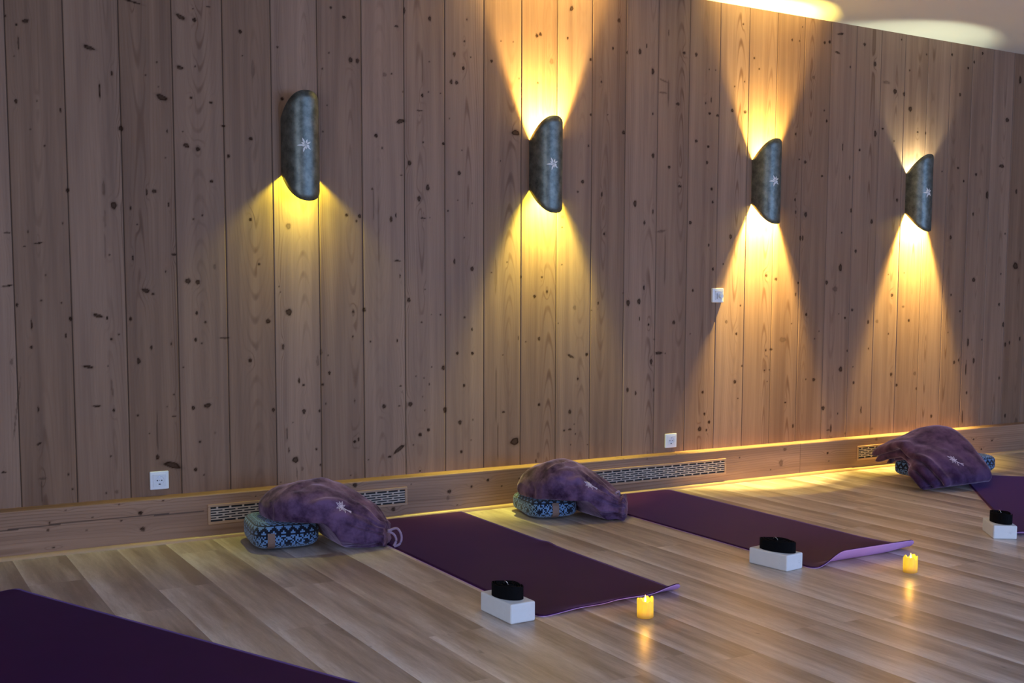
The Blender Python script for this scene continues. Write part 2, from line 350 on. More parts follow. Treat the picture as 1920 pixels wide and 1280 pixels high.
# ------------------------------------------------------------------ knots read off the photo: zoom panel origin, zoom scale, (x, y, rx, ry[, tilt deg[, strength]])
def K(s):
    out = []
    for tok in s.split(';'):
        tok = tok.strip()
        if tok: out.append([float(q) for q in tok.split(',')])
    return out
PANELS = [
 (0, 0, 3, K("30,90,8,8;143,118,22,13,-20;92,138,8,8;103,240,4,40;80,315,5,5;500,268,38,13,15;1015,95,32,14,25;1093,112,13,13;1172,38,12,6;1085,50,4,4;1350,178,12,12;1363,312,4,4;1422,390,10,60,0,.35;1560,265,7,7;1012,380,22,12,10;1097,373,6,6;882,350,7,7;818,422,6,6;628,412,8,14;910,548,38,18,20;560,510,4,55;890,487,4,4;1075,550,10,10;1187,577,12,8;1587,555,11,11;90,570,10,15;208,568,6,6;340,620,4,16;680,722,17,17;170,727,6,6;250,820,7,7;940,738,4,12;1028,740,5,5;1048,818,20,14,20;1113,838,14,14;930,887,6,6;1255,708,16,5;1285,878,10,12;1410,780,12,12;1850,297,6,6;1813,387,7,7;1860,43,9,9;1815,740,6,6;1840,592,4,4;745,10,60,6,10")),
 (640, 0, 3, K("15,97,12,9;310,148,12,8;497,105,10,16;355,60,5,20;706,110,5,7;692,232,6,9;52,337,13,17;90,342,11,16;243,420,12,14,0,.45;283,415,6,6;635,305,8,16;728,322,5,5;686,384,8,12;455,537,8,11;490,517,5,5;495,347,5,5;618,460,9,15;648,464,10,13;845,343,8,10;333,682,28,13,-15;195,762,11,13;230,832,6,8;460,800,6,6;574,808,9,9;383,917,12,16;608,667,4,6;980,747,26,18;1100,200,9,12;1120,193,9,12;1183,345,12,18,0,.45;1105,466,7,7;1295,48,10,18,30;1562,115,9,13;1528,272,6,10;1402,335,7,10;1463,460,6,9;1680,290,9,18;1752,402,9,20;1718,258,4,14;1588,745,10,13;1403,645,6,9;1390,820,6,9;1498,645,4,4;1753,875,9,15;1893,585,12,9;1273,215,5,10;898,230,4,4;967,235,4,4;895,905,4,4;1752,640,5,8;1842,185,3,20;1608,295,4,12;345,515,4,4;557,525,4,4;678,845,5,5;440,622,20,4;1000,440,4,6;1840,520,5,90,0,.5;1815,455,30,6,15,.5;1810,522,26,6,0,.5;455,380,4,130,0,.4")),
 (640, 300, 3, K("437,217,11,18;486,155,11,20;663,73,10,14;30,310,10,10;102,316,10,13;85,343,7,9;280,333,9,18;307,312,4,16;336,85,8,4;460,326,18,4;498,323,4,4;600,285,6,6;692,436,5,5;655,225,4,4;735,243,4,4;315,567,20,6;636,570,6,18;735,612,11,15;330,652,4,12;470,727,5,5;845,633,5,5;932,574,5,5;1128,658,7,7;1087,767,9,10;1157,740,6,10;1010,657,4,10;1245,320,10,10,0,.5;1242,378,5,5;1240,588,5,5;1357,122,10,12;1465,193,5,16;1652,245,10,22;1752,290,4,16;1705,352,6,14;1478,415,7,9;1844,40,9,9;1903,147,12,7;1330,178,7,7;67,853,8,10;128,842,11,14;380,787,10,14;507,869,3,3;558,869,6,6;452,912,6,6;693,885,8,8;735,952,5,10;65,992,6,6;164,1020,6,6;314,1015,3,12;1112,1005,8,12;1220,918,4,4;995,1000,3,12;1037,1022,5,5;1613,803,11,20;1674,795,11,18;1702,718,5,16;1312,830,10,14,0,.45;1408,845,4,4;1585,747,4,4;1445,805,4,10;1728,925,5,9;1870,913,9,12;1677,892,3,14;1760,1008,5,5;174,162,7,7;210,400,4,260,0,.35;180,250,5,120,0,.4;1820,560,6,170,0,.4;1800,400,28,8,-10,.5;868,650,7,120,0,.35")),
 (0, 300, 3, K("640,255,20,24;380,170,11,15;867,175,15,13;825,180,6,22;583,160,10,48,0,.5;735,270,6,12;948,250,3,15;1190,120,12,10;1088,332,7,7;1138,311,7,7;1408,335,9,11;1622,372,16,20,0,.6;215,467,28,5,-10;138,485,9,5;157,402,6,10;352,355,4,10;978,530,16,8;615,533,7,7;772,362,6,6;747,550,6,18;932,627,4,10;1057,680,18,17;1113,687,14,15;1207,600,9,16,0,.45;1457,585,9,9;820,733,26,14,15;860,752,11,9;257,647,8,4;40,408,22,5;40,708,34,6,-10;232,790,11,6;345,803,8,4;95,815,8,12;397,893,11,14;550,875,32,12,15;602,887,7,12;735,893,9,14;177,925,4,35;370,987,4,15;627,1007,9,9;668,980,7,7;851,1055,7,15;780,1130,12,20;177,1052,11,11;497,1163,34,9,8;607,1158,5,5;1107,860,8,12;1156,912,9,9;1100,1010,9,12;1135,1030,7,7;1265,1000,30,6;1508,906,15,15;1625,855,20,22;1407,1127,12,13;1593,1050,7,18;1805,1080,10,18,0,.5;1845,1098,5,5;1853,1197,8,11;1682,1240,7,18;1787,1130,8,35,0,.4;1570,712,4,4;1577,742,4,4;1032,1165,6,6;65,1135,10,20,0,.5;963,1033,3,10;590,330,8,60,0,.3;590,480,6,90,0,.3")),
 (0, 700, 3, K("545,183,24,7;640,207,7,12;775,235,9,8;1087,193,11,14;1167,180,24,14,-15;978,118,7,7;980,240,14,5;940,187,4,4;1538,205,9,14;1708,65,9,9;1815,62,9,10;1710,213,11,16;1798,210,8,10;1833,170,5,8;215,200,6,18;220,395,16,7,-30;1125,384,9,9;1210,333,8,8,0,.4;970,515,58,20,18;886,470,11,16;840,337,4,4;623,465,7,7;1780,425,8,9;1803,514,7,9;1662,485,20,20;1100,540,12,12;1148,570,6,6;1700,535,8,14,0,.5;22,556,16,6;240,590,25,8,0,.5;385,567,3,10;408,650,4,7;598,672,7,7;657,665,12,12,0,.4;1648,275,4,4;1615,340,3,35;1625,430,3,18;1580,612,4,4;95,200,4,200,8,.5;885,330,4,120,0,.5;235,660,4,70,0,.6;630,80,7,60,-5,.4;1670,560,5,40,-4,.5")),
 (640, 640, 3, K("240,365,12,13;327,362,8,5;333,250,9,5;388,352,13,15;573,148,11,15;508,143,5,5;583,385,11,20;652,66,9,10;737,67,9,10;667,455,11,14;443,524,11,12;490,497,9,11;325,605,42,12,-35;272,648,11,8;75,563,10,9;97,550,6,12;912,397,9,7;909,76,4,4;975,562,28,24,-15;675,620,8,11;1112,355,8,10;1253,500,7,8;1285,495,10,7;1285,395,9,14;1290,83,22,8,25;1380,73,9,10;1610,272,8,14;1655,290,5,14;1743,113,8,18;1757,272,5,12;1785,65,22,10;1822,67,4,4;1095,672,5,12;1107,640,8,20,0,.4;1330,210,5,10;740,440,4,8;690,248,8,10;730,555,4,4;470,387,4,4;457,310,4,4;420,195,5,5;465,205,5,5;495,240,4,8;405,582,5,5;75,333,4,4;152,665,5,5;443,728,6,6;53,752,5,5;1310,465,4,4;1317,520,4,6;1290,580,4,4;1385,580,4,4;870,300,4,200,0,.5;880,560,4,130,0,.5")),
 (1280, 0, 2.6667, K("8,265,8,8;68,273,7,11;303,120,5,6;358,290,5,7;383,345,5,6;310,408,4,4;133,347,4,4;165,350,4,4;260,432,4,5;548,200,4,8;585,205,4,5;600,135,3,5;710,213,6,8;735,210,6,9;655,387,7,9,0,.5;790,170,18,6,-10;775,263,14,6,10;910,222,7,9;962,320,7,14;838,335,4,7;1095,198,4,6;1020,412,20,9,0,.45;1062,457,10,14;1107,470,6,12;1135,352,4,6;1138,545,10,14;1348,273,4,8;1458,310,4,9;1428,340,5,7;1500,267,5,8;1387,473,5,10;1688,400,7,22;1623,600,10,12;1220,272,4,6;135,567,7,7;175,578,8,8;248,552,8,9;312,560,8,9;143,500,3,16;115,515,4,7;68,705,8,8;128,733,7,7;720,605,5,9;708,552,4,6;565,670,4,8;963,668,7,18;1000,643,6,6;1057,705,4,4;800,735,3,22;885,750,5,8;122,812,6,10;583,797,5,5;613,810,7,8;697,880,6,6;835,887,4,12;1595,830,14,10;1467,872,6,8;1377,840,6,6;1297,857,4,4;1215,665,4,9;1175,660,5,5;145,945,6,9;150,1010,5,8;38,1113,8,11;240,1183,8,13;562,998,4,8;565,1060,4,10;615,1072,8,14;842,1052,5,12;945,1107,7,13;1072,1000,6,10;1522,975,7,22;1668,957,5,14;1405,905,4,7;1340,1187,6,12;1452,1070,4,10;795,1163,4,6;600,1190,5,14;588,1190,5,14;865,1255,6,10;130,1225,4,8;1612,1168,4,6")),
 (1280, 480, 3, K("228,45,4,7;170,73,6,10;57,193,6,9;525,130,9,9;470,110,8,10;635,215,4,12;650,150,5,9;887,65,10,24;810,148,8,14;857,185,16,16,0,.5;953,303,7,9;913,347,6,8;878,325,4,4;695,328,7,9;1043,370,6,12;1093,367,9,11,0,.45;1177,220,8,10;1157,103,4,4;1246,95,4,4;1157,437,4,7;1045,520,4,7;302,437,6,9;245,370,8,11,0,.6;42,437,4,4;325,278,5,7;333,617,5,7;742,465,5,5;767,422,3,5;563,470,22,16,0,.4;497,525,9,7;467,530,5,8;612,380,4,4;888,636,11,17;961,712,6,10;958,622,4,4;925,532,4,7;1172,665,7,10;1305,660,8,12,0,.5;1314,745,4,8;1240,285,8,7,0,.6;1272,362,6,9;293,707,9,12;460,642,5,5;487,640,4,4;475,705,3,5;693,692,4,6;737,695,9,11;112,765,7,10;122,888,6,9;148,933,8,10;95,972,12,14,-25;133,978,5,9;310,800,4,5;577,823,6,5;620,955,5,12;790,855,9,14;872,885,4,7;833,970,4,24;818,978,10,4;913,997,3,7;1003,865,4,24;1398,900,6,11;1064,970,8,7,0,.4;1203,725,6,10;1510,218,4,8;1560,310,5,7;1637,133,10,14;1790,100,4,7;1780,272,6,10;1872,55,16,22,20;1803,385,6,16;1814,497,6,14;1838,487,4,12;1896,465,5,13;1605,485,6,26;1637,588,6,18;1527,597,6,11;1552,585,4,9;1593,630,3,50;1597,768,5,10;1813,897,5,12;1683,470,4,6;1493,430,3,5;1875,935,10,30,0,.45;1780,685,5,10;1573,905,3,45")),
]
BASE_KNOTS = [
 (0, 700, 3, K("790,785,14,12;803,875,17,14;270,880,9,9;278,840,8,6;670,738,6,4;917,715,7,5;682,827,7,6;487,880,7,4;1438,690,5,4;368,770,4,3;300,978,12,6;520,810,6,4")),
 (640, 640, 3, K("77,808,14,14;293,943,13,13;607,843,13,12;600,880,9,14,0,.4;732,816,8,9;825,780,9,9;393,803,5,5;902,813,5,5;1000,770,5,5;652,920,5,4;1720,660,4,3")),
 (1280, 480, 3, K("575,1087,11,9,0,.6;553,1163,12,22,0,.55;320,1133,5,5;815,1108,6,7;823,1152,4,4;1098,1147,14,8,0,.6;1275,1022,6,8;1090,1030,8,9,0,.5;495,1200,4,3;1637,1030,5,5;1740,1037,5,5;1680,1085,5,5")),
]
def knot_list(panels, y):
    L = []
    for ox, oy, s, ks in panels:
        for k in ks:
            x, yy, rx, ry = k[:4]; ang = k[4] if len(k) > 4 else 0; st = k[5] if len(k) > 5 else 1.0
            c = on_wall(ox+x/s, oy+yy/s, y)
            # size per pixel along and up the wall at that place
            ux = (on_wall(ox+x/s+1, oy+yy/s, y)-c).x; uz = (c-on_wall(ox+x/s, oy+yy/s+1, y)).z
            L.append((c.x, c.z, max(.0035, rx/s*ux*.92), max(.0035, ry/s*uz*.92), math.radians(-ang), st))
    return L

def stamp(knots, X, Z, kn, ph, seed, vertical=True):
    """adds the knots to the knot and growth-ring fields (X: column xs, Z: row zs)"""
    rs = np.random.RandomState(seed)
    for (cx, cz, rx, rz, an, st) in knots:
        R = max(rx, rz)
        m = R*1.5 + .012
        mz = max(m, 0.10 if vertical else m); mx = max(m, 0.10 if not vertical else m)
        i0, i1 = np.searchsorted(X, [cx-mx, cx+mx]); j0, j1 = np.searchsorted(Z, [cz-mz, cz+mz])
        if i1 <= i0 or j1 <= j0: continue
        dx = (X[i0:i1]-cx)[None, :]; dz = (Z[j0:j1]-cz)[:, None]
        ca, sa = math.cos(an), math.sin(an)
        u = (dx*ca+dz*sa)/rx; v = (-dx*sa+dz*ca)/rz
        r = np.sqrt(u*u+v*v); th = np.arctan2(v, u)
        r = r*(1+.07*np.sin(3*th+rs.rand()*6)+.05*np.sin(5*th+rs.rand()*6))
        soft = 0.30 if R > .008 else 0.55
        k = np.clip((1.08-r)/soft, 0, 1); k = k*k*(3-2*k)
        core = (0.80 if R > .010 else 0.9) + .2*np.exp(-(r-0.75)**2/.03)
        k = np.maximum(k*np.clip(core, 0, 1)*st, .18*st*np.exp(-(np.maximum(r-1, 0)/.35)**2)*(R < .05))
        kn[j0:j1, i0:i1] = np.maximum(kn[j0:j1, i0:i1], k)
        if max(rx, rz) < .045 and st > .42:
            sa_, sb_ = min(.022, min(rx, rz)*2.2), min(.042, max(rx, rz)*4+.012)
            a = (dx/sa_)**2 + (dz/sb_)**2 if vertical else (dx/sb_)**2+(dz/sa_)**2
            ph[j0:j1, i0:i1] += (1.6 if R > .007 else .7)*np.exp(-a)

# ------------------------------------------------------------------ room shell
def grid_mesh(name, P, mat, attrs, parent=None):
    """P: (rows, cols, 3) float array"""
    nr, nc = P.shape[:2]
    me = bpy.data.meshes.new(name)
    idx = np.arange(nr*nc).reshape(nr, nc)
    q = np.stack([idx[:-1, :-1], idx[:-1, 1:], idx[1:, 1:], idx[1:, :-1]], -1).reshape(-1, 4)
    nf = len(q)
    me.vertices.add(nr*nc); me.vertices.foreach_set('co', P.reshape(-1).astype(np.float32))
    me.loops.add(nf*4); me.loops.foreach_set('vertex_index', q.reshape(-1).astype(np.int32))
    me.polygons.add(nf); me.polygons.foreach_set('loop_start', np.arange(0, nf*4, 4, dtype=np.int32))
    me.update(calc_edges=True)
    for n, a in attrs.items():
        at = me.attributes.new(n, 'FLOAT', 'POINT'); at.data.foreach_set('value', np.ascontiguousarray(a, dtype=np.float32).reshape(-1))
    me.materials.append(mat)
    o = bpy.data.objects.new(name, me); COL.objects.link(o)
    if parent: o.parent = parent
    return o

def build_wall():
    x0, x1 = -3.0, 8.5
    seams = [-0.007+BW*k for k in range(-14, 41)]
    seams = [s for s in seams if x0+.05 < s < x1-.05]
    X = np.concatenate([np.arange(x0, -.25, .03), np.arange(-.25, 6.7, .0036), np.arange(6.7, x1+.001, .03)])
    keep = np.ones(len(X), bool)
    for s in seams: keep &= np.abs(X-s) > .0045
    X = X[keep]
    ex = np.array([s+d for s in seams for d in (-.0030, -.0011, .0011, .0030)])
    X = np.sort(np.concatenate([X, ex]))
    Z = np.concatenate([np.arange(0, .20, .02), np.arange(.20, H+.001, .0044), [H+.02]])
    bi = np.searchsorted(np.array(seams), X)
    rs = np.random.RandomState(4)
    rnd = rs.rand(len(seams)+1)
    kn = np.zeros((len(Z), len(X))); ph = np.zeros_like(kn); ck = np.zeros_like(kn); fg = np.zeros_like(kn)
    xs = np.array(seams)
    cen = np.concatenate([[xs[0]-BW/2], xs+BW/2])
    # growth rings: each board a flat-sawn or quarter-sawn slice with a slowly wandering pith
    for b in range(len(seams)+1):
        cols = np.where(bi == b)[0]
        if not len(cols): continue
        pc = cen[b] + rs.uniform(-.06, .06)
        wob = .008*np.sin(Z*rs.uniform(1.5, 3)+rs.rand()*6)+.004*np.sin(Z*rs.uniform(5, 9)+rs.rand()*6)
        per = rs.uniform(1.6, 3.4); saw = np.abs(((Z+rs.rand()*3)/per) % 1.0-.5)*2
        dep = .012+rs.uniform(.035, .10)*saw + .005*np.sin(Z*rs.uniform(3, 6)+rs.rand()*6)
        dx = X[cols][None, :]-pc-wob[:, None]
        ph[:, cols] = np.sqrt(dx*dx+dep[:, None]**2)/.0105
        # where the figure is bold: the cathedral strip, and a streaky band near one edge
        wc = rs.uniform(.014, .030)
        a1 = np.clip(.55+.6*np.sin(Z*rs.uniform(1.2, 2.6)+rs.rand()*6)+.3*np.sin(Z*5.1+rs.rand()*6), 0, 1)
        eb = cen[b]+rs.choice([-1, 1])*rs.uniform(.06, .10)
        a2 = np.clip(.4+.7*np.sin(Z*rs.uniform(.8, 2.0)+rs.rand()*6), 0, 1)
        fg[:, cols] = .16+.95*np.exp(-(dx/wc)**2)*a1[:, None]+.7*np.exp(-((X[cols][None, :]-eb-wob[:, None]*.5)/.011)**2)*a2[:, None]
    rr = np.broadcast_to(rnd[bi][None, :], kn.shape)
    stamp(knot_list(PANELS, 0.0), X, Z, kn, ph, 7, True)
    y = np.zeros(len(X))
    for s in seams:
        y[np.abs(X-s) < .002] = .0045
        ck[:, np.abs(X-s) < .002] = .9
    P = np.zeros((len(Z), len(X), 3))
    P[:, :, 0] = X[None, :]; P[:, :, 1] = y[None, :]; P[:, :, 2] = Z[:, None]
    o = grid_mesh('wall_back', P, WOOD, dict(knot=kn, phase=ph, rnd=rr, crack=ck, fig=fg))
    return tag(o, 'wall clad in tall knotty larch boards', None, None, 'structure')
build_wall()

def build_baseboard():
    x0, x1 = -3.0, 8.5
    X = np.concatenate([np.arange(x0, -.2, .05), np.arange(-.2, 6.7, .005), np.arange(6.7, x1+.001, .05)])
    # profile: floor, face, rounded top edge, ledge back to the wall
    prof = [(-T, 0.0)] + [(-T, z) for z in np.arange(.006, ZB-.004, .0045)] + [(-T+.001, ZB-.002), (-T+.003, ZB)] + [(y, ZB) for y in np.linspace(-T+.01, .004, 8)]
    prof = np.array(prof); Z = prof[:, 1].copy()
    Zs = np.concatenate([[0.0], np.cumsum(np.hypot(*np.diff(prof, axis=0).T))])
    kn = np.zeros((len(Zs), len(X))); ph = np.zeros_like(kn); ck = np.zeros_like(kn)
    wob = .012*np.sin(X*1.7+1)+.006*np.sin(X*4.3+2)
    dz = Zs[:, None]-.02-wob[None, :]
    ph[:] = np.sqrt(dz*dz+(.03+.012*np.sin(X*1.1))[None, :]**2)/.013
    stamp(knot_list(BASE_KNOTS, -T), X, Zs, kn, ph, 3, False)
    # long drying crack at the left and butt joints
    zc = .128+.004*np.sin(X*6)+.006*(X-.2)
    ck = np.maximum(ck, (np.abs(Zs[:, None]-zc[None, :]) < .0028)*((X > -.3)*(X < .72))[None, :]*.9)
    j = on_wall(1500, 870, -T).x
    ck[:, np.argmin(np.abs(X-j))] = .5
    for pxx, pyy in ((1163, 856), (1262, 850)):
        jj = on_wall(pxx, pyy, -T*.6).x
        ck[Zs > ZB-.003, np.argmin(np.abs(X-jj))] = .9
    P = np.zeros((len(Zs), len(X), 3))
    P[:, :, 0] = X[None, :]; P[:, :, 1] = prof[:, 0][:, None]; P[:, :, 2] = Z[:, None]
    rr = np.where(X < j, .45, .62)[None, :]*np.ones((len(Zs), 1))
    o = grid_mesh('baseboard_back', P, WOODH, dict(knot=kn, phase=ph, rnd=rr, crack=ck, fig=.55*np.ones_like(kn)))
    tag(o, 'deep larch baseboard ledge along the board wall', None, None, 'structure')
    # quarter-round strip at its foot
    V, Fc = [], []
    n = 8
    for x in (x0, x1):
        V.append((x, -T, 0))
        for k in range(n+1):
            a = PI/2*k/n; V.append((x, -T-.017*math.cos(a), .017*math.sin(a)))
    m = n+2
    for k in range(m): Fc.append((k, (k+1) % m, m+(k+1) % m, m+k))
    o = mesh_obj('trim_1', V, Fc, STRIP); tag(o, 'pale quarter-round strip at the foot of the baseboard', None, None, 'structure')
build_baseboard()

def build_floor():
    x0, x1, y0, y1 = -3.0, 8.6, -9.0, 0.02
    PW = .2018
    rs = random.Random(11)
    joints = {0: [-1.15], 1: [-.88], 2: [-1.604], 3: [-1.08], 4: [-1.912], 5: [-1.28, -2.55], 7: [-2.58], 9: [-2.455], 10: [-1.2], 11: [-2.518]}
    V, Fc, U, R = [], [], [], []
    k0 = int(math.floor((x0-.14)/PW)); k1 = int(math.ceil((x1-.14)/PW))
    for k in range(k0, k1):
        a, b = max(x0, .14+PW*k), min(x1, .14+PW*(k+1))
        base = joints.get(k, [rs.uniform(-1.3, 0)])
        ys = sorted({y0, y1} | {round(q+1.28*i, 4) for q in base[:1] for i in range(-9, 4) if y0+.1 < q+1.28*i < y1-.1})
        for c, d in zip(ys[:-1], ys[1:]):
            r = rs.random(); i = len(V)
            V += [(a, c, 0), (b, c, 0), (b, d, 0), (a, d, 0)]; Fc.append((i, i+1, i+2, i+3))
            U += [0, 1, 1, 0]; R += [r]*4
    o = mesh_obj('floor', V, Fc, FLOOR)
    for n, arr in (('u', U), ('rnd', R)):
        at = o.data.attributes.new(n, 'FLOAT', 'POINT'); at.data.foreach_set('value', arr)
    tag(o, 'grey-brown wood-effect plank floor', None, None, 'structure')
build_floor()

def build_shell():
    # ceiling slab, with the slight fall towards the left seen in the photo
    hz = lambda x: 2.748+(x-3.7)*.0063
    V = [(x, y, hz(x)+dz) for dz in (0, .1) for (x, y) in ((-3, -9), (8.5, -9), (8.5, 0.0), (-3, 0.0))]
    o = mesh_obj('ceiling', V, [(3, 2, 1, 0), (4, 5, 6, 7), (0, 1, 5, 4), (1, 2, 6, 5), (2, 3, 7, 6), (3, 0, 4, 7)], PLASTER)
    tag(o, 'white painted ceiling', None, None, 'structure')
    bm = bmesh.new(); box(bm, (8.5, -9.0, 0), (8.6, 0.0, 2.78))
    tag(bm_obj('wall_right', bm, ROOMWALL), 'plain painted side wall', None, None, 'structure')
    # unseen left and front walls with window openings, the left one added for fill
    bm = bmesh.new()
    box(bm, (-3.1, -9.0, 0), (-3.0, -8.3, 2.78)); box(bm, (-3.1, -3.5, 0), (-3.0, 0.0, 2.78))
    box(bm, (-3.1, -8.3, 0), (-3.0, -3.5, .15)); box(bm, (-3.1, -8.3, 2.5), (-3.0, -3.5, 2.78))
    tag(bm_obj('wall_left', bm, ROOMWALL), 'painted wall with an added window opening', None, None, 'structure')
    bm = bmesh.new()  # frame of the added side window, unseen, goes with the fill light
    for y in (-8.3, -6.74, -5.14, -3.58): box(bm, (-3.08, y, .15), (-3.02, y+.08, 2.5), .004)
    box(bm, (-3.08, -8.3, .15), (-3.02, -3.5, .23), .004); box(bm, (-3.08, -8.3, 2.42), (-3.02, -3.5, 2.5), .004)
    tag(bm_obj('fill_window', bm, FRAMEW), 'added three-part side window letting in fill light', None, None, 'structure')
    bm = bmesh.new()
    box(bm, (-3.0, -9.1, 0), (2.0, -9.0, 2.78)); box(bm, (8.3, -9.1, 0), (8.5, -9.0, 2.78))
    box(bm, (2.0, -9.1, 0), (8.3, -9.0, .15)); box(bm, (2.0, -9.1, 2.5), (8.3, -9.0, 2.78))
    tag(bm_obj('wall_front', bm, ROOMWALL), 'painted wall with the windows behind the viewer', None, None, 'structure')
    bm = bmesh.new()
    for x in (2.0, 4.07, 6.15, 8.22): box(bm, (x, -9.08, .15), (x+.08, -9.02, 2.5), .004)
    box(bm, (2.0, -9.08, .15), (8.3, -9.02, .23), .004); box(bm, (2.0, -9.08, 2.42), (8.3, -9.02, 2.5), .004)
    tag(bm_obj('window_1', bm, FRAMEW), 'three-part window letting in dusk light', None, None, 'structure')
build_shell()

# ------------------------------------------------------------------ wall sconces
SR, SD = .083, .122
SXE, SYE = .86, .74
def shade_section(n=40):
    return [(SR-SR*math.copysign(abs(math.cos(PI*k/n))**SXE, math.cos(PI*k/n)), -SD*max(0.0, math.sin(PI*k/n))**SYE) for k in range(n+1)]
def rim_z(dep):                       # height of the cut edge above the middle, by distance from the wall
    t = min(1, max(0, dep/SD)); return .127+.119*(t**1.05)
def edelweiss(mat, parent, place, scale, name, flat=False, th=.0012):
    """eight pointed petals and a dotted heart; place(u, v, h) puts a point of the flower on the surface"""
    V, Fc = [], []
    petals = [(115, 1.0), (70, .78), (30, .85), (-18, .62), (-40, .95), (-78, .6), (-108, 1.05), (-155, .5), (187, 1.08), (150, .62)]
    for a, L in petals:
        a = math.radians(a); ca, sa = math.cos(a), math.sin(a)
        out = [(.22, 0), (.36, .10), (.58, .135), (.8, .085), (1.0, 0), (.8, -.085), (.58, -.135), (.36, -.10)]
        i = len(V)
        for (p, q) in out:
            p *= L; V.append(place((p*ca-q*sa)*scale, (p*sa+q*ca)*scale, 0.0))
        for (p, q) in out:
            p *= L; q *= .75; V.append(place((p*ca-q*sa)*scale, (p*sa+q*ca)*scale, th))
        n = len(out)
        Fc.append(tuple(i+n+k for k in range(n)))
        for k in range(n): Fc.append((i+k, i+(k+1) % n, i+n+(k+1) % n, i+n+k))
    for k in range(7):
        r = 0 if k == 0 else .12; a = k*PI/3; cx, cy = r*math.cos(a), r*math.sin(a); i = len(V)
        for h in (0, th):
            for q in range(8):
                b = q*PI/4; V.append(place((cx+.045*math.cos(b))*scale, (cy+.045*math.sin(b))*scale, h))
        Fc.append(tuple(i+8+q for q in range(8)))
        for q in range(8): Fc.append((i+q, i+(q+1) % 8, i+8+(q+1) % 8, i+8+q))
    return mesh_obj(name, V, Fc, mat, parent)

def make_sconce(x, label, up, down):
    root = empty('wall_sconce', (x, 0, 1.757))
    tag(root, label, 'wall lamp', 'half-tube metal sconces on the board wall')
    th = .0025
    outer = shade_section(); N = len(outer); nz = 14
    V, Fc = [], []
    def inner(i):
        px, py = outer[i]; c = Vector((SR, 0)); v = Vector((px, py))-c
        return (SR+v.x*(1-th/SR), v.y*(1-th/SD))
    for layer in (0, 1):
        for j in range(nz+1):
            for i in range(N):
                px, py = outer[i] if layer == 0 else inner(i)
                z = rim_z(-outer[i][1]); V.append((px, py, -z+2*z*j/nz))
    off = (nz+1)*N
    for j in range(nz):
        for i in range(N-1):
            a = j*N+i; Fc.append((a, a+1, a+N+1, a+N)); b = a+off; Fc.append((b+N, b+N+1, b+1, b))
    for i in range(N-1):
        Fc.append((i+1, i, off+i, off+i+1)); t = nz*N+i; Fc.append((t, t+1, off+t+1, off+t))
    o = mesh_obj('shade', V, Fc, ZINC, root, True)
    # flower inlay, wrapped round the front of the shade
    def place(u, v, h):
        x = -.010+u; q = min(.98, abs(x)/SR)**(1/SXE)
        y = SD*math.sqrt(max(0.0, 1-q*q))**SYE
        return (SR+x, -y-.0006-h*1.4, v+.003)
    edelweiss(PETAL, o, place, .034, 'flower_inlay')
    bm = bmesh.new(); box(bm, (SR-.035, -.012, -.075), (SR+.035, 0, .075), .003)
    bm_obj('mounting_plate', bm, BULB, root)
    bm = bmesh.new(); cyl(bm, (SR, -.045, 0), .022, .05); box(bm, (SR-.008, -.03, -.015), (SR+.008, -.008, .015))
    bm_obj('lamp_holder', bm, BULB, root)
    for sgn, cfg in ((1, up), (-1, down)):
        if not cfg: continue
        col, spill, beam, zoff, rad, tilt = cfg
        # a wide spill and the narrower main beam of the same lamp
        for pw, dy, size, blend, tl in ((spill, -.055, 165, .4, 0.0), (beam, -.082, 100, 1.0, tilt)):
            L = bpy.data.lights.new('sconce_lamp', 'SPOT')
            k = 0.0 if size > 150 else .3
            L.energy = pw; L.color = [c*(1-k)+q*k for c, q in zip(col, (1.0, .82, .50))]; L.spot_size = math.radians(size); L.spot_blend = blend; L.shadow_soft_size = rad
            lo = bpy.data.objects.new('sconce_lamp', L); COL.objects.link(lo); lo.parent = root
            lo.location = (SR, dy, sgn*(.03+zoff))
            d = Vector((0, math.sin(math.radians(tl)), sgn*math.cos(math.radians(tl))))
            lo.rotation_euler = d.to_track_quat('-Z', 'Y').to_euler()
    return root

WARM = (1.0, .73, .12); LEMON = (.84, .90, .05); GREENISH = (.84, .90, .60); AMBER = (.97, .73, .10)
make_sconce(1.120, 'leftmost grey metal half-tube wall lamp, lit only below', None, (LEMON, 19, 16, .075, .012, -9))
make_sconce(2.432, 'grey metal half-tube wall lamp above the middle plush bag, orange light above and yellow below', (WARM, 80, 400, .0, .010, -3), (LEMON, 36, 170, .035, .012, 2))
make_sconce(3.943, 'grey metal half-tube wall lamp directly right of the wall dimmer, orange beams above and below', (WARM, 105, 140, .0, .010, -3), (AMBER, 160, 560, -.005, .010, 5.5))
make_sconce(5.252, 'rightmost grey metal half-tube wall lamp, pale yellow-green beam above', (GREENISH, 27, 2, .04, .012, 3), (AMBER, 128, 540, .0, .010, 5))

